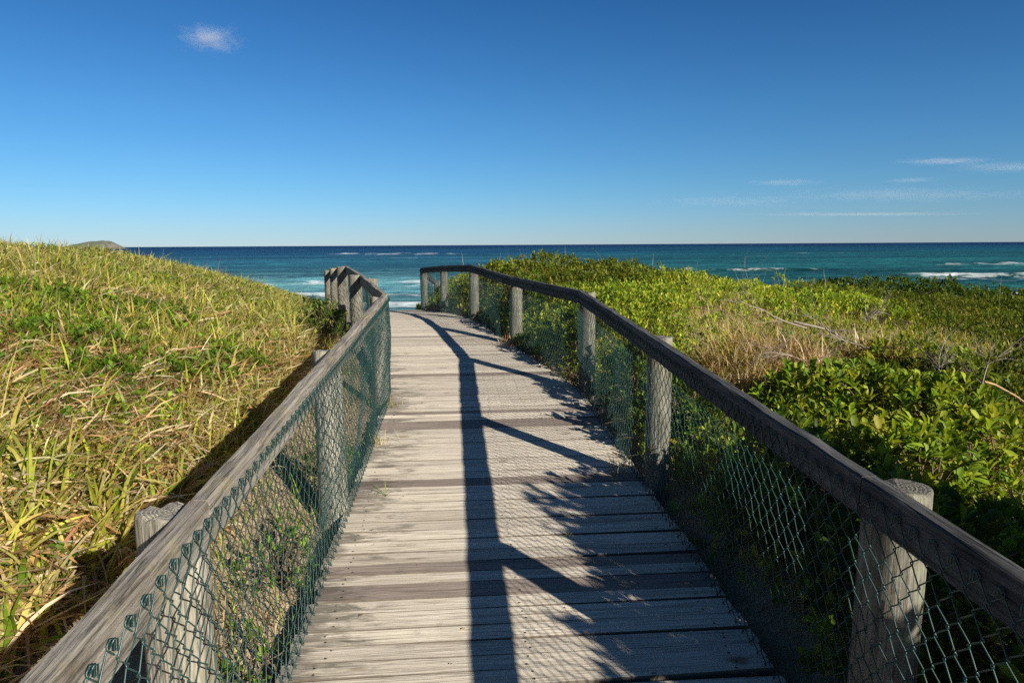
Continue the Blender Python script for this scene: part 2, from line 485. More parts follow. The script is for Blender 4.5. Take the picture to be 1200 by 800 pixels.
F = np.stack([idx[:-1, :-1], idx[:-1, 1:], idx[1:, 1:], idx[1:, :-1]], -1).reshape(-1, 4)[:, ::-1]
m, nt, out = new_mat('sea_water')
a = N(nt, 'ShaderNodeVertexColor'); a.layer_name = 'Col'
fa = N(nt, 'ShaderNodeAttribute', attribute_name='foam')
g = N(nt, 'ShaderNodeNewGeometry'); pos = g.outputs['Position']
fn = noise(nt, mapv(nt, pos, (0.16, 0.28, 0.3)), 1.0, 8, 0.68, 0.8)
fac = mth(nt, 'ADD', fa.outputs['Fac'], mth(nt, 'MULTIPLY', mth(nt, 'SUBTRACT', fn, 0.5), 1.7))
fac = ramp(nt, fac, [(0.42, 0.0), (0.58, 0.3), (0.95, 0.95)])
fac = mth(nt, 'MULTIPLY', fac, ramp(nt, fa.outputs['Fac'], [(0.02, 0.0), (0.2, 1.0)]))
b1 = noise(nt, mapv(nt, pos, (0.12, 0.3, 0.3)), 1.0, 8, 0.65, 0.3)
b2 = noise(nt, mapv(nt, pos, (0.012, 0.05, 0.05)), 1.0, 5, 0.6, 0.3)
bn = bump(nt, mth(nt, 'ADD', b1, mth(nt, 'MULTIPLY', b2, 6.0)), 1.0, 2.2)
col = mixc(nt, 1.0, a.outputs[0], ramp(nt, b1, [(0.32, 0.45), (0.52, 1.0), (0.72, 1.6)]), 'MULTIPLY')
p = N(nt, 'ShaderNodeBsdfPrincipled', Roughness=0.4)
p.inputs['Specular IOR Level'].default_value = 0.16
p.inputs['IOR'].default_value = 1.33
nt.links.new(col, p.inputs['Base Color'])
nt.links.new(bn, p.inputs['Normal'])
pf = N(nt, 'ShaderNodeBsdfPrincipled', Roughness=0.9)
pf.inputs['Base Color'].default_value = (0.82, 0.84, 0.84, 1)
pf.inputs['Specular IOR Level'].default_value = 0.1
mx = N(nt, 'ShaderNodeMixShader')
nt.links.new(fac, mx.inputs[0]); nt.links.new(p.outputs[0], mx.inputs[1]); nt.links.new(pf.outputs[0], mx.inputs[2])
nt.links.new(mx.outputs[0], out.inputs['Surface'])
o = mk('sea', np.stack([SX, SY, SEA + SZ], -1), [F], m, None, SCOL)
at = o.data.attributes.new('foam', 'FLOAT', 'POINT'); at.data.foreach_set('value', foam.astype(np.float32).ravel())
tag(o, 'blue and teal sea with breakers reaching the horizon', 'sea', kind='structure')

# ------------------------------------------------------------------ headland far to the left
hx, hy = np.meshgrid(np.linspace(-1, 1, 120), np.linspace(-1, 1, 60))
prof = np.interp(hx, [-1, -.8, -.45, 0, .35, .6, .78, .9, 1], [0, .3, .62, .9, 1.0, .98, .6, .22, 0])
H = prof * np.clip(1 - np.abs(hy) ** 2.2, 0, 1) * (0.9 + .2 * fbm(hx * 6, hy * 6, 3)) + .1 * (fbm(hx * 18, hy * 18, 4) - .5) * prof
c0 = view(107, 288, 2600)
V = np.stack([c0.x + hx * 92, 2600 + hy * 110, SEA - 1 + H * 31], -1)
n0, n1_ = hx.shape
idx = np.arange(n0 * n1_).reshape(n0, n1_)
F = np.stack([idx[:-1, :-1], idx[:-1, 1:], idx[1:, 1:], idx[1:, :-1]], -1).reshape(-1, 4)
m, nt, out = new_mat('headland_turf_and_rock')
g = N(nt, 'ShaderNodeNewGeometry'); sep = N(nt, 'ShaderNodeSeparateXYZ'); nt.links.new(g.outputs['Normal'], sep.inputs[0])
nz = noise(nt, g.outputs['Position'], 0.05, 6, 0.7)
rock = ramp(nt, nz, [(0.35, (0.06, 0.06, 0.06)), (0.65, (0.20, 0.17, 0.14))])
turf = ramp(nt, nz, [(0.35, (0.05, 0.075, 0.04)), (0.7, (0.12, 0.13, 0.08))])
f = ramp(nt, mth(nt, 'ADD', sep.outputs[2], mth(nt, 'MULTIPLY', mth(nt, 'SUBTRACT', nz, .5), .5)), [(0.72, 0.0), (0.9, 1.0)])
p = N(nt, 'ShaderNodeBsdfPrincipled', Roughness=0.95)
nt.links.new(mixc(nt, f, rock, turf), p.inputs['Base Color'])
nt.links.new(p.outputs[0], out.inputs['Surface'])
tag(mk('headland', V, [F], m), 'small grassy headland on the horizon behind the left dune', 'headland', kind='structure')

# ------------------------------------------------------------------ boardwalk
mats_r = np.random.default_rng(11)
m, nt, out = new_mat('weathered_deck_board')
tc = N(nt, 'ShaderNodeTexCoord'); ob = tc.outputs['Object']
a = N(nt, 'ShaderNodeVertexColor'); a.layer_name = 'Col'
sp = N(nt, 'ShaderNodeSeparateColor'); nt.links.new(a.outputs[0], sp.inputs[0])
off = N(nt, 'ShaderNodeVectorMath', operation='MULTIPLY_ADD')
cmb = N(nt, 'ShaderNodeCombineXYZ'); nt.links.new(sp.outputs[0], cmb.inputs[0]); nt.links.new(sp.outputs[0], cmb.inputs[2])
nt.links.new(cmb.outputs[0], off.inputs[0]); off.inputs[1].default_value = (91, 0, 57); nt.links.new(ob, off.inputs[2])
v = off.outputs[0]
g1 = noise(nt, mapv(nt, v, (1.6, 42, 20)), 1.0, 7, 0.65, 1.2)
g2 = noise(nt, mapv(nt, v, (4, 190, 60)), 1.0, 4, 0.6, 0.4)
kn = noise(nt, mapv(nt, v, (3.5, 9, 5)), 1.0, 2, 0.5)
c = ramp(nt, g1, [(0.28, (0.20, 0.165, 0.12)), (0.42, (0.40, 0.36, 0.295)), (0.60, (0.52, 0.475, 0.40)), (0.78, (0.58, 0.54, 0.47))])
c = mixc(nt, ramp(nt, g2, [(0.34, 0.7), (0.47, 0.0)]), c, (0.16, 0.135, 0.105))
c = mixc(nt, ramp(nt, kn, [(0.68, 0.0), (0.74, 0.75)]), c, (0.17, 0.115, 0.07))
tone = ramp(nt, sp.outputs[0], [(0.0, (0.97, 0.945, 0.90)), (0.35, (1.15, 1.13, 1.08)), (1.0, (1.28, 1.25, 1.19))])
c = mixc(nt, 1.0, c, tone, 'MULTIPLY')
dk = ramp(nt, g1, [(0.3, (0.10, 0.075, 0.06)), (0.7, (0.25, 0.20, 0.17))])
c = mixc(nt, mth(nt, 'MULTIPLY', sp.outputs[1], 0.85), c, dk)
spx = N(nt, 'ShaderNodeSeparateXYZ'); nt.links.new(ob, spx.inputs[0])
dn = noise(nt, mapv(nt, v, (5, 16, 6)), 1.0, 6, 0.7, 0.5)
edge = mth(nt, 'ADD', dn, mth(nt, 'MULTIPLY', sp.outputs[2], 0.42))
c = mixc(nt, ramp(nt, edge, [(0.68, 0.0), (0.86, 0.75)]), c, (0.085, 0.075, 0.06))
p = N(nt, 'ShaderNodeBsdfPrincipled', Roughness=0.8)
p.inputs['Specular IOR Level'].default_value = 0.22
nt.links.new(c, p.inputs['Base Color'])
h = mth(nt, 'ADD', g1, mth(nt, 'MULTIPLY', g2, 0.8))
nt.links.new(bump(nt, h, 0.85, 0.005), p.inputs['Normal'])
nt.links.new(p.outputs[0], out.inputs['Surface'])
M_DECK = m

V = []; F = []; C = []; MI = []
nv = 0
y = -3.0
dark_y = [2.93, 3.05, 4.12, 5.25, 5.36, 5.62, 7.1, 9.4]
prof = np.array([(-.5, 0), (-.5, -.032), (.5, -.032), (.5, 0)])
nails = []
while y < 24:
    w = mats_r.choice([0.088, 0.094, 0.108, 0.118]) if y < 17.5 else 0.14
    gap = mats_r.uniform(0.0025, 0.0055)
    yc = y + w / 2
    xl = float(path_l(yc)) - 0.035 + mats_r.normal(0, .008)
    xr = float(path_r(yc)) + 0.035 + mats_r.normal(0, .008)
    if yc < 2.6: pass
    dz = mats_r.normal(0, .0011)
    z0, z1 = deck_z(y) + dz, deck_z(y + w) + dz + mats_r.normal(0, .0012)
    isd = any(y <= d < y + w + gap for d in dark_y)
    r0 = mats_r.random()
    skew = mats_r.normal(0, .0025)
    b = 0.0016
    # cross-section (y,z), chamfered top
    sec = [(y, z0 - .034), (y, z0 - b), (y + b, z0), (y + w - b, z1), (y + w, z1 - b), (y + w, z1 - .034)]
    xs = np.concatenate([[xl, xl + .12, xl + .35, xl + .7], np.linspace(xl + 1.0, xr, 4)])
    pts = []; cc = []
    for i, x in enumerate(xs):
        e = max(0.0, 1 - (x - xl) / .65) * (0.9 if mats_r.random() < .8 else .3) + .35 * max(0.0, 1 - (xr - x) / .3)
        for (yy, zz) in sec:
            pts.append((x, yy + skew * (i - 3), zz)); cc.append((r0, 1.0 if isd else 0.0, min(1, e), 1))
    k = len(sec)
    for i in range(len(xs) - 1):
        for j in range(k):
            a0 = nv + i * k + j; a1 = nv + i * k + (j + 1) % k
            F.append((a0, a1, a1 + k, a0 + k))
            MI.append(0 if j == 2 else 2)
    V += pts; C += cc
    e0 = nv; e1 = nv + (len(xs) - 1) * k
    F.append((e0 + 3, e0 + 2, e0 + 1, e0)); F.append((e0 + 5, e0 + 4, e0 + 3, e0))
    F.append((e1, e1 + 1, e1 + 2, e1 + 3)); F.append((e1, e1 + 3, e1 + 4, e1 + 5))
    MI += [0] * 4
    nv += len(pts)
    for fx in (0.07, 0.5, 0.93):
        for fy in (0.25, 0.75):
            nails.append((xl + (xr - xl) * fx + mats_r.normal(0, .008), y + w * fy + mats_r.normal(0, .004), (z0 + z1) / 2 + .0012))
    y += w + gap
for (x, yy, z) in nails:
    r = 0.0052
    for q in range(8):
        V.append((x + r * math.cos(q * math.pi / 4), yy + r * math.sin(q * math.pi / 4), z)); C.append((0, 0, 0, 1))
    F.append((nv, nv + 1, nv + 2, nv + 3)); F.append((nv, nv + 3, nv + 4, nv + 7)); F.append((nv + 4, nv + 5, nv + 6, nv + 7))
    MI += [1] * 3
    nv += 8
boardwalk = mk('boardwalk', np.array(V), [np.array(F)], None, None, np.array(C), False, [M_DECK, M_NAIL, M_BOARD_EDGE], MI)
tag(boardwalk, 'weathered grey plank boardwalk leading down to the beach', 'boardwalk', kind='structure')
for fx in (0.06, 0.5, 0.94):
    ys = np.array([-3, 6.24, 8.7, 11.2, 13.3, 15.4, 17.5, 24.0])
    P = np.stack([path_l(ys) * (1 - fx) + path_r(ys) * fx, ys, deck_z(ys) - .11], -1)[None]
    Vb, Fb = tubes(P, np.full((1, len(ys)), .06), 4)
    mk('joist', Vb, [Fb], M_RAIL_SHADED, boardwalk, None, False)

# ------------------------------------------------------------------ fences
def rail_piece(parent, P0, P1, mat, sgn, m0, m1, seed, hgt=0.118, wid=0.05):
    """Timber handrail from P0 to P1 (top inner edge); sgn = side the posts are on; m0,m1 mitre half angles."""
    r = np.random.default_rng(seed)
    P0 = Vector(P0); P1 = Vector(P1)
    d = P1 - P0; L = d.length; d.normalize()
    flat = Vector((d.x, d.y, 0)).normalized()
    side = Vector((flat.y, -flat.x, 0)) * sgn      # outward
    up = (Vector((0, 0, 1)) - d * d.z).normalized()
    b = 0.006
    sec = [(b, 0), (wid - b, 0), (wid, -b), (wid, -hgt + b), (wid - b, -hgt), (b, -hgt), (0, -hgt + b), (0, -b)]
    ns = 14
    V = []
    for i in range(ns + 1):
        x = L * i / ns
        wob = (r.normal(0, .0018, 2) if 0 < i < ns else (0, 0))
        for (yy, zz) in sec:
            xx = x
            if i == 0: xx = x + yy * math.tan(m0) + .003
            if i == ns: xx = x - yy * math.tan(m1) - .003
            V.append((xx, yy + wob[0] + r.normal(0, .0007), zz + wob[1] + r.normal(0, .0007)))
    F = []
    k = 8
    for i in range(ns):
        for j in range(k):
            F.append((i * k + j, i * k + (j + 1) % k, (i + 1) * k + (j + 1) % k, (i + 1) * k + j))
    e = ns * k
    caps = [(0, 7, 6, 5), (0, 5, 4, 1), (1, 4, 3, 2), (e + 5, e + 6, e + 7, e), (e + 1, e + 4, e + 5, e), (e + 2, e + 3, e + 4, e + 1)]
    F += caps
    if sgn < 0: pass
    o = mk('handrail', V, [np.array(F)], mat, None, None, False)
    M4 = Matrix((( d.x, side.x, up.x, P0.x), (d.y, side.y, up.y, P0.y), (d.z, side.z, up.z, P0.z), (0, 0, 0, 1)))
    o.parent = parent
    o.matrix_parent_inverse = Matrix.Translation(-Vector(parent.location))
    o.matrix_basis = M4 if sgn > 0 else M4
    bpy_fix_normals(o)
    return o

def bpy_fix_normals(o):
    import bmesh
    bm = bmesh.new(); bm.from_mesh(o.data)
    bmesh.ops.recalc_face_normals(bm, faces=bm.faces)
    bm.to_mesh(o.data); bm.free()

def post(parent, x, y, z0, z1, rad_, seed, lean=(0, 0), sides=22, mat=None):
    r = np.random.default_rng(seed)
    ang = np.arange(sides) * 2 * np.pi / sides
    base_r = rad_ * (1 + .05 * np.cos(2 * ang + r.uniform(0, 6)) + r.normal(0, .012, sides))
    crack = r.integers(0, sides)
    base_r[crack] *= .93
    H = z1 - z0
    zs = [0, H * .25, H * .5, H * .75, H - .012, H - .003, H]
    rs = [1.04, 1.02, 1.0, .985, .975, .945, .90]
    tilt = r.normal(0, .05, 2)
    chip = -np.abs(r.normal(0, .004, sides)) * (r.random(sides) < .5) - .008 * (r.random(sides) < .1)
    V = []
    for z, s in zip(zs, rs):
        for q in range(sides):
            px, py = base_r[q] * s * math.cos(ang[q]), base_r[q] * s * math.sin(ang[q])
            dz = (px * tilt[0] + py * tilt[1]) if z > H - .02 else 0
            if z > H - .02: dz += chip[q]
            V.append((px + lean[0] * z, py + lean[1] * z, z + dz))
    V.append((lean[0] * H, lean[1] * H, H - .004))
    F4 = []; F3 = []
    for i in range(len(zs) - 1):
        for q in range(sides):
            F4.append((i * sides + q, i * sides + (q + 1) % sides, (i + 1) * sides + (q + 1) % sides, (i + 1) * sides + q))
    t = (len(zs) - 1) * sides
    for q in range(sides):
        F3.append((t + q, t + (q + 1) % sides, len(V) - 1))
    o = mk('post', V, [np.array(F4), np.array(F3)], mat or M_POST_SHADED, None, None, True)
    o.data.polygons.foreach_set('use_smooth', np.array([True] * (len(F4) - 2 * sides) + [False] * (2 * sides + len(F3))))
    o.parent = parent
    o.matrix_parent_inverse = Matrix.Translation(-Vector(parent.location))
    o.matrix_basis = Matrix.Translation((x, y, z0))
    return o

def chain_link(parent, pts, bots, tops, sgn, seed, cell=0.034, rise=0.041, wire=0.0019):
    """Woven wire along the polyline pts, between bots and tops heights; on the walkers' side of the rail."""
    r = np.random.default_rng(seed)
    pts = np.array(pts, float)
    seg = np.linalg.norm(np.diff(pts, axis=0), axis=1)
    S = np.concatenate([[0], np.cumsum(seg)])
    Ltot = S[-1]
    nw = int(Ltot / cell)
    hgt = np.mean(np.array(tops) - np.array(bots))
    nk = int(round(hgt / rise))
    nk += nk % 2
    i = np.arange(nw)[:, None]; k = np.arange(nk + 1)[None, :]
    par = (i + k) % 2
    ov = 0.0035
    s_c = (i + par) * cell + np.where(par == 1, ov, -ov)
    z_c = k * rise + 0 * i
    # three points per corner: the wire twists round its neighbour
    ds = np.where(par == 1, -1, 1) * cell * .10
    dzz = rise * .13
    tw = 0.0032 * np.where(i % 2 == 0, 1, -1)
    s = np.stack([s_c + ds, s_c, s_c + ds], -1).reshape(nw, -1)
    z = np.stack([z_c - dzz, z_c + 0.0, z_c + dzz], -1).reshape(nw, -1)
    o = np.stack([tw + 0 * z_c, 0 * z_c, -tw + 0 * z_c], -1).reshape(nw, -1)
    # knuckled top: hook over the nail
    s = np.concatenate([s, s[:, -1:] + .003, s[:, -1:] + .007, s[:, -1:] + .008], 1)
    z = np.concatenate([z, z[:, -1:] + .012, z[:, -1:] + .011, z[:, -1:] - .014], 1)
    o = np.concatenate([o, o[:, -1:] + .006, o[:, -1:] + .010, o[:, -1:] + .010], 1)
    fr = z / (nk * rise)
    sag = (fbm(s * 1.1, z * 2.2, seed, 3) - .5)
    z = z + (fbm(s * .9 + 9, z * 0, seed + 3, 2) - .5) * .03 * np.clip(fr, 0, 1)
    s = s + (fbm(s * 1.7, z * 3, seed + 7, 2) - .5) * .03 * np.sin(np.pi * np.clip(fr, 0, 1))
    s = np.clip(s, 0, Ltot - 1e-4)
    bx = np.interp(s, S, pts[:, 0]); by = np.interp(s, S, pts[:, 1])
    bz = np.interp(s, S, bots); tz = np.interp(s, S, tops)
    j = np.clip(np.searchsorted(S, s, side='right') - 1, 0, len(seg) - 1)
    dirs = np.diff(pts, axis=0) / seg[:, None]
    nx = dirs[j, 1] * sgn; ny = -dirs[j, 0] * sgn      # outward
    bulge = sag * .075 * np.sin(np.pi * np.clip(fr, 0, 1)) ** .7 - .006 - o
    X = bx + nx * bulge; Y = by + ny * bulge
    Z = bz + (tz - bz) * (z / (nk * rise))
    P = np.stack([X, Y, Z], -1)
    Nn = np.stack([nx, ny, 0 * nx], -1)
    R = wire * np.ones(P.shape[:2])
    V, F = tubes(P, R, 5, Nn)
    return mk('wire_mesh', V, [F], M_WIRE, parent)

def fence(name, label, line, railtop, posts, sgn, railmat, seed, first_mesh):
    """line: list of (x,y) rail vertices at posts; railtop z; posts: list of (extra top, lean)."""
    base = empty(name, (line[0][0], line[0][1], float(deck_z(line[0][1])) - .3))
    tag(base, label, 'fence')
    nL = len(line)
    L3 = [Vector((x, y, z)) for (x, y), z in zip(line, railtop)]
    hd = [math.atan2(L3[i + 1].y - L3[i].y, L3[i + 1].x - L3[i].x) for i in range(nL - 1)]
    for i in range(nL - 1):
        m0 = 0 if i == 0 else (hd[i] - hd[i - 1]) / 2 * sgn * -1
        m1 = 0 if i == nL - 2 else (hd[i + 1] - hd[i]) / 2 * sgn * -1
        rail_piece(base, L3[i], L3[i + 1], railmat, sgn, -m0, -m1, seed + i)
    for i in range(nL):
        dx = posts[i]
        if dx is None: continue
        h = hd[min(i, nL - 2)] if i == 0 else (hd[i - 1] + hd[min(i, nL - 2)]) / 2
        out_ = (math.sin(h) * sgn, -math.cos(h) * sgn)
        rd = dx[1]
        cx = L3[i].x + out_[0] * (rd + .012); cy = L3[i].y + out_[1] * (rd + .012)
        gz = float(ground_z(cx, cy)) - .25
        post(base, cx, cy, gz, L3[i].z + dx[0], rd, seed * 10 + i, dx[2], 22, M_POST_PALE if sgn < 0 and i < 5 else M_POST_SHADED)
    pts = [p for p in line[first_mesh:]]
    bots = [float(deck_z(p[1])) + .004 for p in pts]
    tops = [z - .05 for z in railtop[first_mesh:]]
    chain_link(base, pts, bots, tops, sgn, seed)
    return base

def dk(y, h=.95): return float(deck_z(y)) + h
r_line = [(1.12, -2.65), (1.12, -.46), (1.12, 1.76), (1.12, 3.97), (1.12, 6.28), (.66, 8.7), (.18, 11.2), (-.35, 13.3), (-.83, 15.4), (-.62, 17.4)]
r_top = [dk(-2.65, .92), dk(-.46, .92), dk(1.76, .925), dk(3.97, .94), dk(6.28), 1.25, 1.335, 1.26, 1.15, .80]
r_post = [(-.02, .078, (0, 0)), (-.03, .078, (0, 0)), (-.03, .085, (.01, 0)), (-.012, .072, (0, .005)), (-.018, .074, (0, 0)),
          (-.03, .075, (0, 0)), (-.03, .075, (0, 0)), (-.03, .075, (0, 0)), (-.03, .075, (0, 0)), (-.03, .07, (0, 0))]
fence('timber_fence', 'right-hand timber fence with shade-darkened handrail and green wire mesh beside the leafy shrubs', r_line, r_top, r_post, 1, M_RAIL_SHADED, 40, 1)
l_line = [(-.63, -2.8), (-.63, -.6), (-.63, 1.69), (-.63, 3.8), (-.63, 6.2), (-1.2, 8.85), (-1.75, 11.2), (-2.25, 13.3), (-2.76, 15.4), (-2.75, 17.4)]
l_top = [dk(-2.8), dk(-.6), dk(1.69), dk(3.8), dk(6.2), 1.285, 1.325, 1.235, 1.12, .78]
l_post = [(-.02, .08, (0, 0)), (-.02, .08, (0, 0)), (-.022, .082, (0, 0)), (-.035, .085, (.0, 0)), (-.025, .075, (0, 0)),
          (.0, .085, (0, 0)), (.0, .085, (0, 0)), (.0, .085, (0, 0)), (.0, .085, (0, 0)), (-.02, .075, (0, 0))]
fence('timber_fence', 'left-hand timber fence with pale weathered handrail and green wire mesh below the grassy dune', l_line, l_top, l_post, -1, M_RAIL, 70, 1)

# a lone log end that shows over the far left rail
pz = view(436, 326, 10.2)
b = empty('bollard', (pz.x, pz.y, float(deck_z(pz.y)) - .1))
tag(b, 'pale round log end standing just behind the far left handrail', 'bollard')
post(b, pz.x, pz.y, float(deck_z(pz.y)) - .1, pz.z, .085, 999)

# ------------------------------------------------------------------ vegetation
GREEN = [(.15, .22, .018), (.22, .285, .024), (.31, .335, .038), (.095, .15, .014)]
YELLOW = [(.40, .35, .07), (.46, .38, .10), (.36, .34, .05)]
TAN = [(.55, .41, .22), (.48, .33, .15), (.60, .49, .31), (.38, .22, .09)]
BROWN = [(.26, .145, .06), (.17, .10, .045), (.31, .19, .08)]

def sample(n, xr, yr, ypow=1.0):
    """Points thinning out with distance from the walkway's start."""
    t = rng.random(n)
    y = yr[0] + (yr[1] - yr[0]) * t ** ypow
    x = xr[0] + (xr[1] - xr[0]) * rng.random(n)
    return x, y

def in_view(X, Y, Z, margin=0.12):
    """Rough test: is the spot within (a little more than) the photograph's field?"""
    R = np.array(CAM_R)
    q = (np.stack([X, Y, Z - EYE], -1)) @ R
    d = np.maximum(-q[:, 2], .05)
    return (-q[:, 2] > .25) & (np.abs(q[:, 0] / d) < .75 + margin) & (np.abs(q[:, 1] / d) < .5 + margin + .2 / d)

# ---- left dune: long strap grass, mixed green and dry
acc = Acc()
def grass_field(nc, per, yr, ypow, Lr, Wr, seg, min_u, dens_seed):
    """Clumps of strap leaves, each from its own base; whole clumps run greener or drier."""
    y = yr[0] + (yr[1] - yr[0]) * rng.random(nc) ** ypow
    umax = 1.0 + 0.95 * np.clip(y, 1, 40)
    uu = min_u + umax * rng.random(nc) ** .9
    x = path_l(y) - uu
    z = ground_z(x, y)
    dens = fbm(x * 1.1, y * 1.1, dens_seed, 3)
    k = in_view(x, y, z + .2) & (rng.random(nc) < .45 + 1.0 * dens) & (uu > min_u + .3 * (fbm(y * 1.3, y * 0, 88, 2) - .2))
    x, y, dens = x[k], y[k], dens[k]; nc = len(x)
    dry = fbm(x * .8 + 30, y * .8, dens_seed + 9, 4) + rng.normal(0, .10, nc)
    pdc = np.clip((dry - .28) * 3.0, .16, .95) * np.where(y > 8, .75, 1)
    size = np.clip(rng.normal(1, .22, nc), .55, 1.6) * (.75 + .5 * dens)
    bent = rng.normal(-.6, 1.0, nc)
    gcol = pick(GREEN + YELLOW[2:], nc, None, .12)
    rep_ = lambda a_: np.repeat(a_, per, 0)
    n = nc * per
    X = rep_(x) + rng.normal(0, .035, n); Y = rep_(y) + rng.normal(0, .035, n)
    Z = ground_z(X, Y)
    isdry = rng.random(n) < rep_(pdc)
    isyel = (~isdry) & (rng.random(n) < .35)
    isbr = isdry & (rng.random(n) < .30)
    col = np.clip(rep_(gcol) * (1 + .14 * rng.standard_normal((n, 1))), .01, .7)
    yy = pick(YELLOW, n); tt = pick(TAN, n); bb = pick(BROWN, n)
    col[isyel] = yy[isyel]; col[isdry] = tt[isdry]; col[isbr] = bb[isbr]
    tip = col.copy(); gt = (~isdry) & (rng.random(n) < .45)
    tip[gt] = .4 * tip[gt] + .6 * tt[gt]
    L = rng.uniform(*Lr, n) * rep_(size); W = rng.uniform(*Wr, n) * np.where(isdry, .75, 1)
    az = rng.uniform(0, 2 * np.pi, n); tow = rng.random(n) < .45
    az = np.where(tow, rep_(bent) + rng.normal(0, .5, n), az)
    t0 = np.abs(rng.normal(.28, .2, n)) + np.where(isdry, .35, 0)
    curl = rng.uniform(.3, 1.7, n) + np.where(isdry, .7, 0)
    acc.add(*blades(np.stack([X, Y, Z - .02], -1), L, W, az, t0, curl, col, seg, tip, rng.normal(0, .6, n)))
grass_field(2000, 15, (.3, 3.6), .8, (.18, .46), (.011, .029), 6, .82, 5)
grass_field(7600, 12, (3.2, 8.5), .8, (.14, .38), (.010, .026), 4, .62, 5)
grass_field(13000, 9, (8, 19), 1.0, (.14, .32), (.010, .024), 3, .30, 5)
# matted thatch of fallen straw under the clumps
n = 30000
y = .3 + 10 * rng.random(n) ** .8
x = path_l(y) - .85 - (1 + .95 * y) * rng.random(n); z = ground_z(x, y)
k = in_view(x, y, z + .2) & (fbm(x * .8 + 30, y * .8, 14, 4) > .36)
x, y, z = x[k], y[k], z[k]; n = len(x)
acc.add(*blades(np.stack([x, y, z + rng.uniform(.02, .20, n)], -1), rng.uniform(.12, .34, n), rng.uniform(.006, .016, n), rng.uniform(0, 6.3, n), rng.normal(1.35, .25, n),
                rng.uniform(-.2, .8, n), pick(TAN + TAN + BROWN[:2], n), 4, None, rng.normal(0, .5, n)))
# short thin sprigs of yellow-green that fill between
n = 60000
y = .4 + 11 * rng.random(n) ** .8
x = path_l(y) - .75 - (1 + .95 * y) * rng.random(n)
z = ground_z(x, y)
k = in_view(x, y, z + .2) & (fbm(x * 1.6, y * 1.6, 77, 3) > .40)
x, y, z = x[k], y[k], z[k]; n = len(x)
acc.add(*blades(np.stack([x, y, z], -1), rng.uniform(.10, .26, n), rng.uniform(.004, .009, n), rng.uniform(0, 6.3, n), np.abs(rng.normal(.4, .3, n)),
                rng.uniform(.2, 1.4, n), pick(GREEN + YELLOW, n), 3))
# sparse grass on the bare sand by the left fence
n = 1700
y = .6 + 9 * rng.random(n); x = path_l(y) - .04 - .6 * rng.random(n)
k = fbm(x * 2.2, y * 2.2, 99, 2) > .52
x, y = x[k], y[k]; n = len(x)
acc.add(*blades(np.stack([x, y, ground_z(x, y)], -1), rng.uniform(.08, .24, n), rng.uniform(.004, .010, n), rng.uniform(0, 6.3, n), np.abs(rng.normal(.3, .3, n)),
                rng.uniform(.2, 1.5, n), pick(GREEN + [(.12, .18, .03)] + TAN[:1], n), 4))
# straw scraps lying on the sand
n = 1800
y = .6 + 6 * rng.random(n); x = path_l(y) - .05 - .9 * rng.random(n)
acc.add(*blades(np.stack([x, y, ground_z(x, y) + .012], -1), rng.uniform(.03, .20, n), rng.uniform(.003, .009, n), rng.uniform(0, 6.3, n), rng.normal(1.5, .08, n),
                rng.uniform(-.1, .3, n), pick(TAN + BROWN, n), 3))
# a few seed stalks on the skyline
n = 16
y = rng.uniform(10, 15, n); x = path_l(y) - rng.uniform(.3, 10, n)
acc.add(*blades(np.stack([x, y, ground_z(x, y)], -1), rng.uniform(.42, .58, n), np.full(n, .007), rng.uniform(0, 6.3, n), np.abs(rng.normal(.1, .1, n)),
                rng.uniform(.1, .9, n), pick(TAN, n), 4))
tag(acc.build('dune_grass', M_GRASS), 'long green and straw coloured grass covering the left dune', 'grass', kind='stuff')

# ---- low leafy ground cover
def cover(acc, x, y, z, hr, L, W, pal, per=7, w=None, spread=.9, r_=None, jit=.18, tone=None):
    n = len(x)
    hh = rng.uniform(*hr, n)
    base = np.stack([x, y, z + hh], -1)
    pc = pick(pal, n, w, jit)
    if tone is not None: pc = pc * tone[:, None]
    B = np.repeat(base, per, 0); Cc = np.repeat(pc, per, 0) * (1 + .12 * rng.standard_normal((n * per, 1)))
    az = rng.uniform(0, 2 * np.pi, n * per)
    el = np.clip(rng.normal(.75, .35, n * per), -.1, 1.4)
    lean = np.repeat(rng.normal(0, .25, (n, 2)), per, 0)
    D = np.stack([np.cos(az) * np.cos(el) * spread + lean[:, 0], np.sin(az) * np.cos(el) * spread + lean[:, 1], np.sin(el)], -1)
    LL = rng.uniform(*L, n * per); WW = LL * rng.uniform(*W, n * per)
    B = B + D * .015 - np.stack([0 * az, 0 * az, rng.uniform(0, .06, n * per)], -1)
    acc.add(*leaves(B, D, LL, WW, np.clip(Cc, .004, .8), False, rng.normal(0, .4, n * per)))

acc = Acc()
n = 16000
y = 1.2 + 9 * rng.random(n) ** .8; uu = .95 + (1 + .95 * y) * rng.random(n)
x = path_l(y) - uu; z = ground_z(x, y)
k = in_view(x, y, z + .2) & (rng.random(n) < .8 * sstep(.46, .68, fbm(x * .9, y * .9, 19, 3)))
x, y, z = x[k], y[k], z[k]
cover(acc, x, y, z, (.05, .22), (.03, .06), (.45, .7), [(.14, .22, .016), (.20, .28, .02), (.26, .31, .03), (.10, .17, .014)], 8)
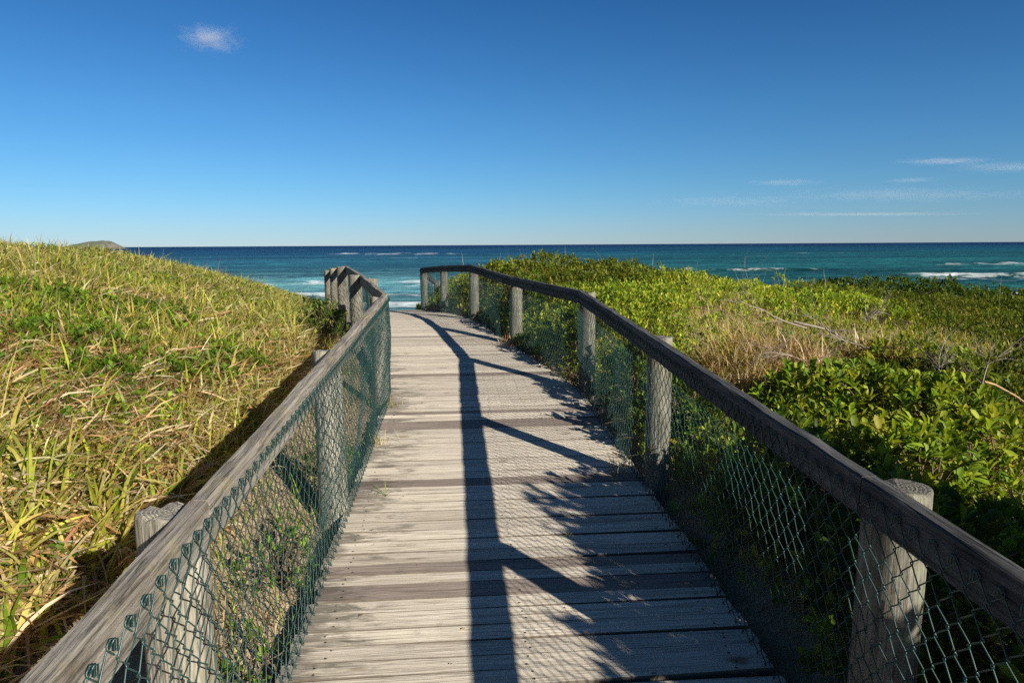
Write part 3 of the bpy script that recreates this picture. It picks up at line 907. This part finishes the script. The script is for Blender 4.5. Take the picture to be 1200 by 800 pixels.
# silvery and green small leaves on the upper left dune
n = 26000
y = 6.5 + 12 * rng.random(n); uu = .4 + (1 + .95 * y) * rng.random(n)
x = path_l(y) - uu; z = ground_z(x, y)
k = in_view(x, y, z + .2) & (rng.random(n) < 1.0 * sstep(6.5, 10.5, y + 2 * (fbm(x * .6, y * .6, 15) - .5)) * (.5 + .9 * fbm(x * .8, y * .8, 16, 3)))
x, y, z = x[k], y[k], z[k]
cover(acc, x, y, z, (.06, .22), (.03, .055), (.5, .8), [(.25, .27, .07), (.32, .33, .13), (.20, .23, .04), (.32, .29, .07), (.15, .19, .03)], 7)
tag(acc.build('leafy_ground_cover', M_LEAF), 'pale small-leaved creeper spread over the upper left dune', 'ground cover', kind='stuff')

acc = Acc()
RG = [(.12, .175, .014), (.165, .215, .018), (.215, .245, .024), (.27, .27, .03), (.075, .12, .012)]
def right_cover(n, yr, ypow, L, per, hr):
    y = yr[0] + (yr[1] - yr[0]) * rng.random(n) ** ypow
    vm = 1.2 + .95 * np.clip(y, 1, 40)
    vv = .10 + vm * rng.random(n)
    x = path_r(y) + vv; z = ground_z(x, y)
    bare = fbm(x * .55 + 4, y * .55, 25, 3)
    k = in_view(x, y, z + .2) & (rng.random(n) < np.clip(1.4 - 2.2 * np.clip(bare - .36, 0, 1) * 2, .10, 1))
    x, y, z, vv = x[k], y[k], z[k], vv[k]
    lump = fbm(x * .9, y * .9, 27, 3)
    yel = fbm(x * .3, y * .3, 28, 2)
    z = z + np.clip(lump - .35, 0, 1) * .42 * np.clip(vv * 1.2, .2, 1)
    species = fbm(x * .45 + 11, y * .45, 29, 3)
    cover(acc, x, y, z, hr, L, (.34, .5), RG, per, None, .8, tone=.55 + 1.0 * sstep(.3, .62, species))
right_cover(13000, (1.5, 6), .9, (.035, .065), 9, (.04, .20))
right_cover(30000, (6, 11), .9, (.035, .062), 8, (.04, .20))
right_cover(44000, (11, 21), 1.0, (.04, .075), 7, (.04, .20))
tag(acc.build('leafy_ground_cover', M_LEAF), 'bright green leafy creeper covering the right dune', 'ground cover', kind='stuff')

# dry straw in the bare patches on the right, and low grass in the hollow
acc = Acc()
n = 60000
y = 2.0 + 14 * rng.random(n) ** .9
x = path_r(y) + .25 + (1.2 + .95 * y) * rng.random(n); z = ground_z(x, y)
bare = fbm(x * .55 + 4, y * .55, 25, 3)
k = in_view(x, y, z + .2) & (rng.random(n) < np.clip((bare - .38) * 5, .26, 1))
x, y, z, bare = x[k], y[k], z[k], bare[k]; n = len(x)
acc.add(*blades(np.stack([x, y, z], -1), rng.uniform(.10, .27, n), rng.uniform(.004, .011, n), rng.uniform(0, 6.3, n), np.abs(rng.normal(.45, .35, n)),
                rng.uniform(.3, 1.8, n), pick(TAN[:2] + YELLOW + GREEN[:3] + GREEN[1:3] + BROWN[:1], n), 4))
n = 60
y = rng.uniform(9, 16, n); x = path_r(y) + rng.uniform(.4, 12, n)
acc.add(*blades(np.stack([x, y, ground_z(x, y)], -1), rng.uniform(.55, .8, n), np.full(n, .006), rng.uniform(0, 6.3, n), np.abs(rng.normal(.1, .12, n)),
                rng.uniform(.1, .9, n), pick(TAN + BROWN, n), 4))
tag(acc.build('dry_grass', M_GRASS), 'straw coloured dry grass between the creepers on the right dune', 'dry grass', kind='stuff')

# ---- shrubs one can tell apart
def shrub(name, label, cx, cy, rx, ry, h, ntip, L, Wf, pal, seed, group=None, fine=True, per=8, cat='shrub', flat=.55, w=None, ground=None):
    r = np.random.default_rng(seed)
    gz = float(ground_z(cx, cy)) if ground is None else ground
    root = empty(name, (cx, cy, gz)); tag(root, label, cat, group)
    a = r.uniform(0, 2 * np.pi, ntip); q = np.sqrt(r.random(ntip))
    lob = 1 + .22 * np.sin(3 * a + r.uniform(0, 6)) + .12 * np.sin(5 * a + r.uniform(0, 6))
    tx = np.cos(a) * q * rx * lob; ty = np.sin(a) * q * ry * lob
    top = h * np.sqrt(np.clip(1 - (q * .97) ** 2, .02, 1)) ** flat * (.8 + .4 * vnoise(tx * 5 / max(rx, .3) + 7, ty * 5 / max(ry, .3), seed))
    tz = top * (1 - .6 * r.random(ntip) ** 2.2)
    gz_t = ground_z(cx + tx, cy + ty) - gz if ground is None else 0
    T = np.stack([cx + tx, cy + ty, gz + np.maximum(tz, .05) + gz_t], -1)
    axis = np.stack([tx / rx * .7, ty / ry * .7, np.ones(ntip)], -1) + r.normal(0, .3, (ntip, 3))
    axis /= np.linalg.norm(axis, axis=1, keepdims=True)
    pc = pick(pal, ntip, w, .15, r)
    B = np.repeat(T, per, 0); A = np.repeat(axis, per, 0)
    rnd = r.normal(0, 1, (ntip * per, 3)); rnd -= A * np.sum(rnd * A, 1, keepdims=True)
    rnd /= np.linalg.norm(rnd, axis=1, keepdims=True)
    k = np.tile(np.linspace(0, 1, per), ntip)[:, None]
    D = A * (.35 + .9 * k) + rnd * (1.0 - .45 * k)
    B = B - A * (1 - k) * L * .8
    LL = L * r.uniform(.7, 1.15, ntip * per); WW = LL * r.uniform(Wf * .85, Wf * 1.15, ntip * per)
    Cc = np.repeat(pc, per, 0) * (1 + .10 * r.standard_normal((ntip * per, 1)))
    V, F, K = leaves(B, D, LL, WW, np.clip(Cc, .004, .7), fine, r.normal(0, .3, ntip * per))
    mk('foliage', V, sorted(F, key=lambda f: f.shape[1]), M_LEAF, root, K)
    ns = min(ntip, 28)
    e = T[:ns]; b0 = np.tile(np.array([[cx, cy, gz - .05]]), (ns, 1)) + r.normal(0, .06, (ns, 3)) * [1, 1, 0]
    t = np.linspace(0, 1, 6)[None, :, None]
    P = b0[:, None] * (1 - t) + e[:, None] * t + np.array([0, 0, 1]) * (np.sin(np.pi * t) * h * .18) + r.normal(0, .012, (ns, 6, 3)) * np.minimum(t * 4, 1)
    R = np.linspace(.009, .003, 6)[None] * (.6 + .4 * h) * np.ones((ns, 1))
    V, F = tubes(P, R, 5)
    mk('stems', V, [F], M_STEM, root)
    return root

BROAD = [(.17, .24, .018), (.24, .30, .024), (.31, .33, .035), (.11, .175, .016)]
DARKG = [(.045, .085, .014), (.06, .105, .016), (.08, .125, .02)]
def X_at(px, Y): return view(px, 290, Y).x
near = [  # px, Y, rx, ry, h, tips, label
    (955, 4.7, .38, .35, .40, 80, 'broad-leaved shrub beside the dry straw mound, nearest the middle of the right rail'),
    (1030, 4.5, .42, .38, .44, 95, 'broad-leaved shrub just in front of the tangle of grey dead branches'),
    (1115, 4.2, .42, .36, .42, 90, 'broad-leaved shrub in the middle of the row beyond the round-topped right post'),
    (1000, 3.75, .36, .32, .40, 85, 'bright green broad-leaved shrub pressed against the right handrail'),
    (1095, 3.35, .40, .34, .44, 90, 'tall-leaved shrub just above the nearest right fence post'),
    (1180, 3.6, .40, .36, .42, 85, 'broad-leaved shrub under the bent tan dead stem at the right edge'),
]
for i, (px, Y, rx, ry, h, nt_, lab) in enumerate(near):
    shrub('broadleaf_shrub', lab, X_at(px, Y), Y, rx, ry, h, nt_, .085, .42, BROAD, 300 + i, 'broad-leaved shrubs along the right fence')
yel = [(1075, 5.6, .40, .32, .42, 60, 'yellow-green broad-leaved shrub behind the others among brown twigs'),
       (1140, 5.2, .34, .30, .36, 45, 'small yellow-green shrub at the foot of the grey bare twigs on the right')]
for i, (px, Y, rx, ry, h, nt_, lab) in enumerate(yel):
    shrub('broadleaf_shrub', lab, X_at(px, Y), Y, rx, ry, h, nt_, .08, .42, [(.24, .26, .03), (.18, .22, .03), (.13, .18, .02)], 320 + i)
# shrubs behind the near right mesh, whose tops throw the leafy shade on the deck
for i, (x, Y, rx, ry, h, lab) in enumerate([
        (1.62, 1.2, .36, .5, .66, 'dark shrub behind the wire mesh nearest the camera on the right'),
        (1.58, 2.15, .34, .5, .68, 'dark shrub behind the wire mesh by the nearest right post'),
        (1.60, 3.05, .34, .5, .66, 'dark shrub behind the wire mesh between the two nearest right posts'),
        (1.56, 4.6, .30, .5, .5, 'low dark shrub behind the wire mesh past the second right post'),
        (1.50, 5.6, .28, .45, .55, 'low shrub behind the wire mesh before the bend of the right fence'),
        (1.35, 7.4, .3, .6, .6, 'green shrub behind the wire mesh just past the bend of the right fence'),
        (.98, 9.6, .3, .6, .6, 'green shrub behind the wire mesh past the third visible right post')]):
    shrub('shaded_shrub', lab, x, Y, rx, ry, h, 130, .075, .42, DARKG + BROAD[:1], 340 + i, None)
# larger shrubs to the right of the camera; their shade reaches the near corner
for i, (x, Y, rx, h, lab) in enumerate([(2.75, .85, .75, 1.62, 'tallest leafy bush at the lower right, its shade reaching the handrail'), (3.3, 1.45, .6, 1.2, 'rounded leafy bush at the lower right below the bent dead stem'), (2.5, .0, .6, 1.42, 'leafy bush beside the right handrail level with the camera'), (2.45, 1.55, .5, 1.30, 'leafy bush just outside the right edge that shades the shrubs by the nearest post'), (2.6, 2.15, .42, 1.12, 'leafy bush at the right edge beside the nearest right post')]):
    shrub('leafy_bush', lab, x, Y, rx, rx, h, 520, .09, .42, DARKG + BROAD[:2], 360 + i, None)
# far bushes on the right skyline
for i, (px, Y, rx, h, lab) in enumerate([
        (985, 14.5, .9, .55, 'rounded dense bush at the left end of the skyline thicket on the right dune'),
        (1045, 13.8, 1.0, .62, 'dense bush in the right skyline thicket below the breaking wave'),
        (1105, 13.2, 1.0, .62, 'dark dense bush in the middle of the right skyline thicket'),
        (1165, 12.6, 1.0, .58, 'dark dense bush near the right edge in the skyline thicket'),
        (1225, 12.0, 1.0, .55, 'dense bush cut by the right edge of the view in the skyline thicket')]):
    shrub('dense_bush', lab, X_at(px, Y), Y, rx, rx * .7, h, 420, .075, .45, [(.07, .115, .014), (.10, .145, .018), (.05, .085, .012)], 380 + i, 'thicket on the right skyline', False, 7)
for i, (px, Y, rx, h, lab) in enumerate([
        (570, 13.0, .7, .50, 'bright bush rising over the far end of the right handrail'),
        (640, 12.6, .8, .48, 'bright bush behind the far right handrail near its bend'),
        (720, 12.0, .8, .42, 'low bright bush on the right dune crest left of the sea gap')]):
    shrub('bright_bush', lab, X_at(px, Y), Y, rx, rx * .8, h, 300, .08, .42, [(.16, .19, .022), (.20, .215, .03), (.11, .15, .018)], 390 + i, None, False, 7)
# green low bushes on the left dune
for i, (px, Y, rx, ry, h, lab) in enumerate([
        (45, 6.6, .55, .4, .34, 'low bright green bush on the left dune, uppermost near the left edge'),
        (75, 5.5, .60, .4, .34, 'widest low green bush on the left dune'),
        (110, 4.9, .40, .3, .32, 'low green bush in front of the widest one on the left dune'),
        (215, 5.4, .45, .3, .30, 'low green bush in the middle of the left dune slope'),
        (180, 7.2, .5, .35, .30, 'small green bush higher up the middle of the left dune'),
        (268, 6.0, .35, .3, .30, 'low green bush nearest the left handrail on the slope')]):
    shrub('low_bush', lab, X_at(px, Y), Y, rx * .85, ry * .85, h * .85, 130, .05, .55, [(.12, .20, .016), (.16, .24, .022), (.09, .16, .014)], 400 + i, None, False, 8)
shrub('leafy_bush', 'grey-green bush against the far left fence posts', X_at(378, 8.4), 8.4, .28, .4, .62, 150, .06, .4, [(.09, .13, .03), (.13, .16, .04), (.06, .10, .02)], 420)
# weeds at the feet of the fences
for i, (x, y_, h, npt, lab) in enumerate([
        (.90, 7.6, .18, 16, 'little green weed at the deck edge past the right bend'),
        (.74, 8.35, .20, 18, 'little green weed at the deck edge before the third visible right post'),
        (1.08, 6.7, .2, 18, 'little green weed at the right bend of the deck')]):
    shrub('weed', lab, x + .06, y_, .14, .22, h, npt, .05, .42, BROAD, 440 + i, None, True, 6, 'weed', .55, None, float(deck_z(y_)) - .02)

for i, (x, y_, h, npt, lab) in enumerate([
        (-.80, 2.35, .22, 26, 'little green weed behind the left wire mesh nearest the camera'),
        (-.86, 3.15, .26, 34, 'little green weed behind the left wire mesh before the second post'),
        (-.82, 4.35, .30, 40, 'green weed behind the left wire mesh just past the second post')]):
    shrub('weed', lab, x, y_, .16, .28, h, npt, .045, .36, [(.10, .18, .016), (.15, .23, .02)], 450 + i, None, True, 7, 'weed')

def tuft(label, x, y, n, Lr, W, pal, seed, name='grass_tuft', z=None, spread=.03, curl=(.2, 1.6), t0=.5):
    r = np.random.default_rng(seed)
    z = float(deck_z(y)) if z is None else z
    P = np.stack([x + r.normal(0, spread, n), y + r.normal(0, spread, n), np.full(n, z - .01)], -1)
    V, F, K = blades(P, r.uniform(*Lr, n), r.uniform(W * .6, W, n), r.uniform(0, 6.3, n), np.abs(r.normal(t0, .3, n)), r.uniform(*curl, n), pick(pal, n, None, .15, r), 5)
    o = mk(name, V - np.array([x, y, z]), [F], M_GRASS, None, K)
    o.location = (x, y, z)
    return tag(o, label, 'grass tuft')
tuft('small bright green grass tuft growing up between the deck boards on the left', -.47, 3.96, 9, (.06, .13), .008, [(.2, .25, .05), (.26, .26, .08)], 1)
tuft('tiny tan grass tuft at the foot of the third visible right post', .62, 8.55, 50, (.08, .24), .008, TAN, 2, spread=.06)
tuft('tiny green grass tuft at the left edge of the deck by the second post', -.60, 4.9, 26, (.06, .18), .007, GREEN + TAN, 3, spread=.05)
tuft('green grass tuft at the left edge of the deck before the corner', -.60, 5.9, 30, (.08, .2), .007, GREEN + TAN, 4, spread=.06)
tuft('dark straw tuft at the right deck edge by the second post', 1.06, 4.2, 40, (.06, .2), .007, TAN + BROWN, 5, spread=.06)
tuft('tiny weed blades between the boards in the leafy shade on the right', .55, 3.35, 8, (.04, .09), .006, GREEN, 6, spread=.008)

# ---- dead wood and straw mound on the right
def branch(label, start, direc, length, r0, seed, name='dead_branch', mat=M_TWIG, subs=7, depth=2, sag=.25):
    r = np.random.default_rng(seed)
    Pl = []; Rl = []
    def grow(p, d, L, rad0, lev):
        m_ = 9
        pts = [np.array(p)]; d = np.array(d, float); d /= np.linalg.norm(d)
        for i in range(m_ - 1):
            d = d + r.normal(0, .17, 3) + np.array([0, 0, -sag * .1]); d /= np.linalg.norm(d)
            q = pts[-1] + d * L / (m_ - 1)
            q[2] = max(q[2], float(ground_z(q[0], q[1])) + .02)
            pts.append(q)
            if lev > 0 and i > 0:
                for _ in range(r.poisson(subs / (m_ - 2))):
                    dd = d + r.normal(0, .65, 3); grow(q, dd, L * r.uniform(.28, .55), rad0 * .5 * (1 - i / m_), lev - 1)
        Pl.append(np.array(pts)); Rl.append(np.linspace(rad0, rad0 * .3, m_))
    grow(start, direc, length, r0, depth)
    s0 = np.array(start)
    V, F = tubes(np.array(Pl) - s0, np.array(Rl), 5)
    o = mk(name, V, [F], mat)
    o.location = start
    return tag(o, label, 'dead branch')
def gpt(px, Y, dz=.05):
    x = X_at(px, Y); return (x, Y, float(ground_z(x, Y)) + dz)
branch('long forked grey dead branch, highest of the dead wood on the right', gpt(1050, 5.7, .28), (-1, .35, .04), .8, .009, 1, subs=9)
branch('thick dark dead branch sloping down to the right behind the shrubs', gpt(935, 6.2, .42), (1, -.35, -.2), .85, .014, 2, subs=8)
branch('low bundle of fine grey twigs beside the straw mound', gpt(960, 5.3, .25), (-.8, .1, .15), .7, .008, 3, subs=20)
branch('pale arching twig reaching left over the straw mound', gpt(950, 5.8, .42), (-1, .1, .08), .9, .008, 4, subs=6)
branch('grey bare twigs standing up among the shrubs near the right edge', gpt(1165, 4.9, .05), (.1, .1, 1), .65, .008, 5, subs=14, sag=0)
branch('second clump of bare upright grey twigs at the right edge', gpt(1110, 5.0, .05), (.25, 0, 1), .6, .007, 6, subs=14, sag=0)
branch('brown dead stump of twigs behind the tangle of dead wood', gpt(1010, 7.6, .05), (.4, .1, .6), .5, .013, 8, subs=12)
M_TANSTEM = simple('tan_dead_stem', (.34, .23, .12), .8, .2)
branch('bent tan dead stem lying across the shrubs at the right edge', gpt(1168, 4.3, .42), (1, -.25, -.22), .6, .009, 7, 'dead_branch', M_TANSTEM, 1, 1)
branch('tall pale leaning dead stem standing at the back of the straw mound', gpt(897, 6.2, .02), (-.30, .1, 1), .50, .010, 9, 'dead_branch', M_TANSTEM, 3, 1, 0)

def mound(label, cx, cy, rx, ry, h, n, seed, pal):
    r = np.random.default_rng(seed)
    a = r.uniform(0, 6.3, n); q = np.sqrt(r.random(n))
    x = cx + np.cos(a) * q * rx; y = cy + np.sin(a) * q * ry
    z = ground_z(x, y) + h * (1 - q ** 2) * r.uniform(.3, 1, n)
    z0 = float(ground_z(cx, cy))
    V, F, K = blades(np.stack([x, y, z], -1), r.uniform(.12, .34, n), r.uniform(.004, .012, n), r.uniform(0, 6.3, n), np.abs(r.normal(.7, .4, n)), r.uniform(.3, 2.2, n), pick(pal, n, None, .2, r), 4)
    o = mk('straw_mound', V - np.array([cx, cy, z0]), [F], M_GRASS, None, K)
    o.location = (cx, cy, z0)
    return tag(o, label, 'dry plant')
mound('rust and straw coloured mound of dead grass behind the right handrail', X_at(872, 5.5), 5.5, .50, .45, .44, 3800, 1, TAN + TAN + [(.36, .23, .09)] + YELLOW + GREEN[1:2])
mound('brown twiggy mound of dead grass beside the grey branches', X_at(935, 5.4), 5.4, .45, .34, .36, 2800, 2, TAN + TAN + BROWN)
mound('low straw patch beside the yellow-green shrub on the right', X_at(1040, 5.9), 5.9, .6, .3, .26, 2200, 3, TAN + YELLOW)

# ---- fallen bits on the boards
r = np.random.default_rng(5)
n = 130
y = 2.2 + 8.5 * r.random(n); side_ = r.random(n)
x = np.where(side_ < .6, path_r(y) - np.abs(r.normal(0, .25, n)), path_l(y) + np.abs(r.normal(0, .4, n)))
az = r.uniform(0, 6.3, n)
V, F, K = leaves(np.stack([x, y, deck_z(y) + .006], -1), np.stack([np.cos(az), np.sin(az), .04 + 0 * az], -1), r.uniform(.01, .035, n), r.uniform(.004, .012, n), pick(TAN + BROWN, n, None, .2, r))
tag(mk('leaf_litter', V, F, M_GRASS, None, K), 'scattered dry leaf scraps on the deck boards', 'leaf litter', kind='stuff')

# ------------------------------------------------------------------ clouds
def cloud(label, px, py, Y, size, dens, nscale, seed, thr=.5):
    c = view(px, py, Y)
    import bmesh
    bm = bmesh.new(); bmesh.ops.create_icosphere(bm, subdivisions=3, radius=1)
    me = bpy.data.meshes.new('cloud'); bm.to_mesh(me); bm.free()
    m, nt, out = new_mat('cloud_vapour')
    tc = N(nt, 'ShaderNodeTexCoord'); ob = tc.outputs['Object']
    ln = N(nt, 'ShaderNodeVectorMath', operation='LENGTH'); nt.links.new(ob, ln.inputs[0])
    nz = noise(nt, mapv(nt, ob, nscale, (seed * 3.7, seed * 1.3, 0)), 1.0, 6, 0.6, 0.4)
    fall = mth(nt, 'SUBTRACT', 1.0, ln.outputs['Value'], True)
    d = mth(nt, 'SUBTRACT', mth(nt, 'ADD', nz, mth(nt, 'MULTIPLY', fall, .35)), thr)
    d = mth(nt, 'MULTIPLY', mth(nt, 'MULTIPLY', d, 4.5, True), mth(nt, 'POWER', fall, 1.1))
    d = mth(nt, 'MULTIPLY', d, dens)
    vol = N(nt, 'ShaderNodeVolumePrincipled')
    vol.inputs['Color'].default_value = (.97, .97, .97, 1)
    vol.inputs['Anisotropy'].default_value = 0.0
    nt.links.new(d, vol.inputs['Density'])
    nt.links.new(vol.outputs[0], out.inputs['Volume'])
    me.materials.append(m)
    o = bpy.data.objects.new('cloud', me)
    o.location = c; o.scale = size
    COL.objects.link(o)
    return tag(o, label, 'cloud', kind='stuff')
cloud('small white wisp of cloud high on the left', 246, 46, 4800, (300, 200, 120), .0046, (3.4, 2.2, 3.2), 4, .62)
for i, (px, py, hw, hh, dn, lab) in enumerate([
        (1108, 189, 520, 34, .0016, 'brightest thin cloud streak, highest near the right edge of the sky'),
        (1185, 196, 700, 60, .0008, 'soft wide cloud streak touching the right edge of the sky'),
        (920, 214, 420, 34, .0009, 'short faint cloud streak over the middle of the right dune'),
        (1068, 211, 260, 28, .0009, 'smallest faint cloud streak below the bright one'),
        (860, 236, 900, 70, .0004, 'palest cloud veil, leftmost of the low streaks'),
        (1060, 228, 1500, 90, .0005, 'broadest faint cloud band low over the sea on the right'),
        (1010, 251, 1300, 18, .0013, 'long thread of cloud lowest over the horizon')]):
    cloud(lab, px, py, 9000, (hw * 1.8, 420, hh * 1.6), dn * .7, (3.4 + hw / 250, 1.4, 2.2), 2 + i, .53)
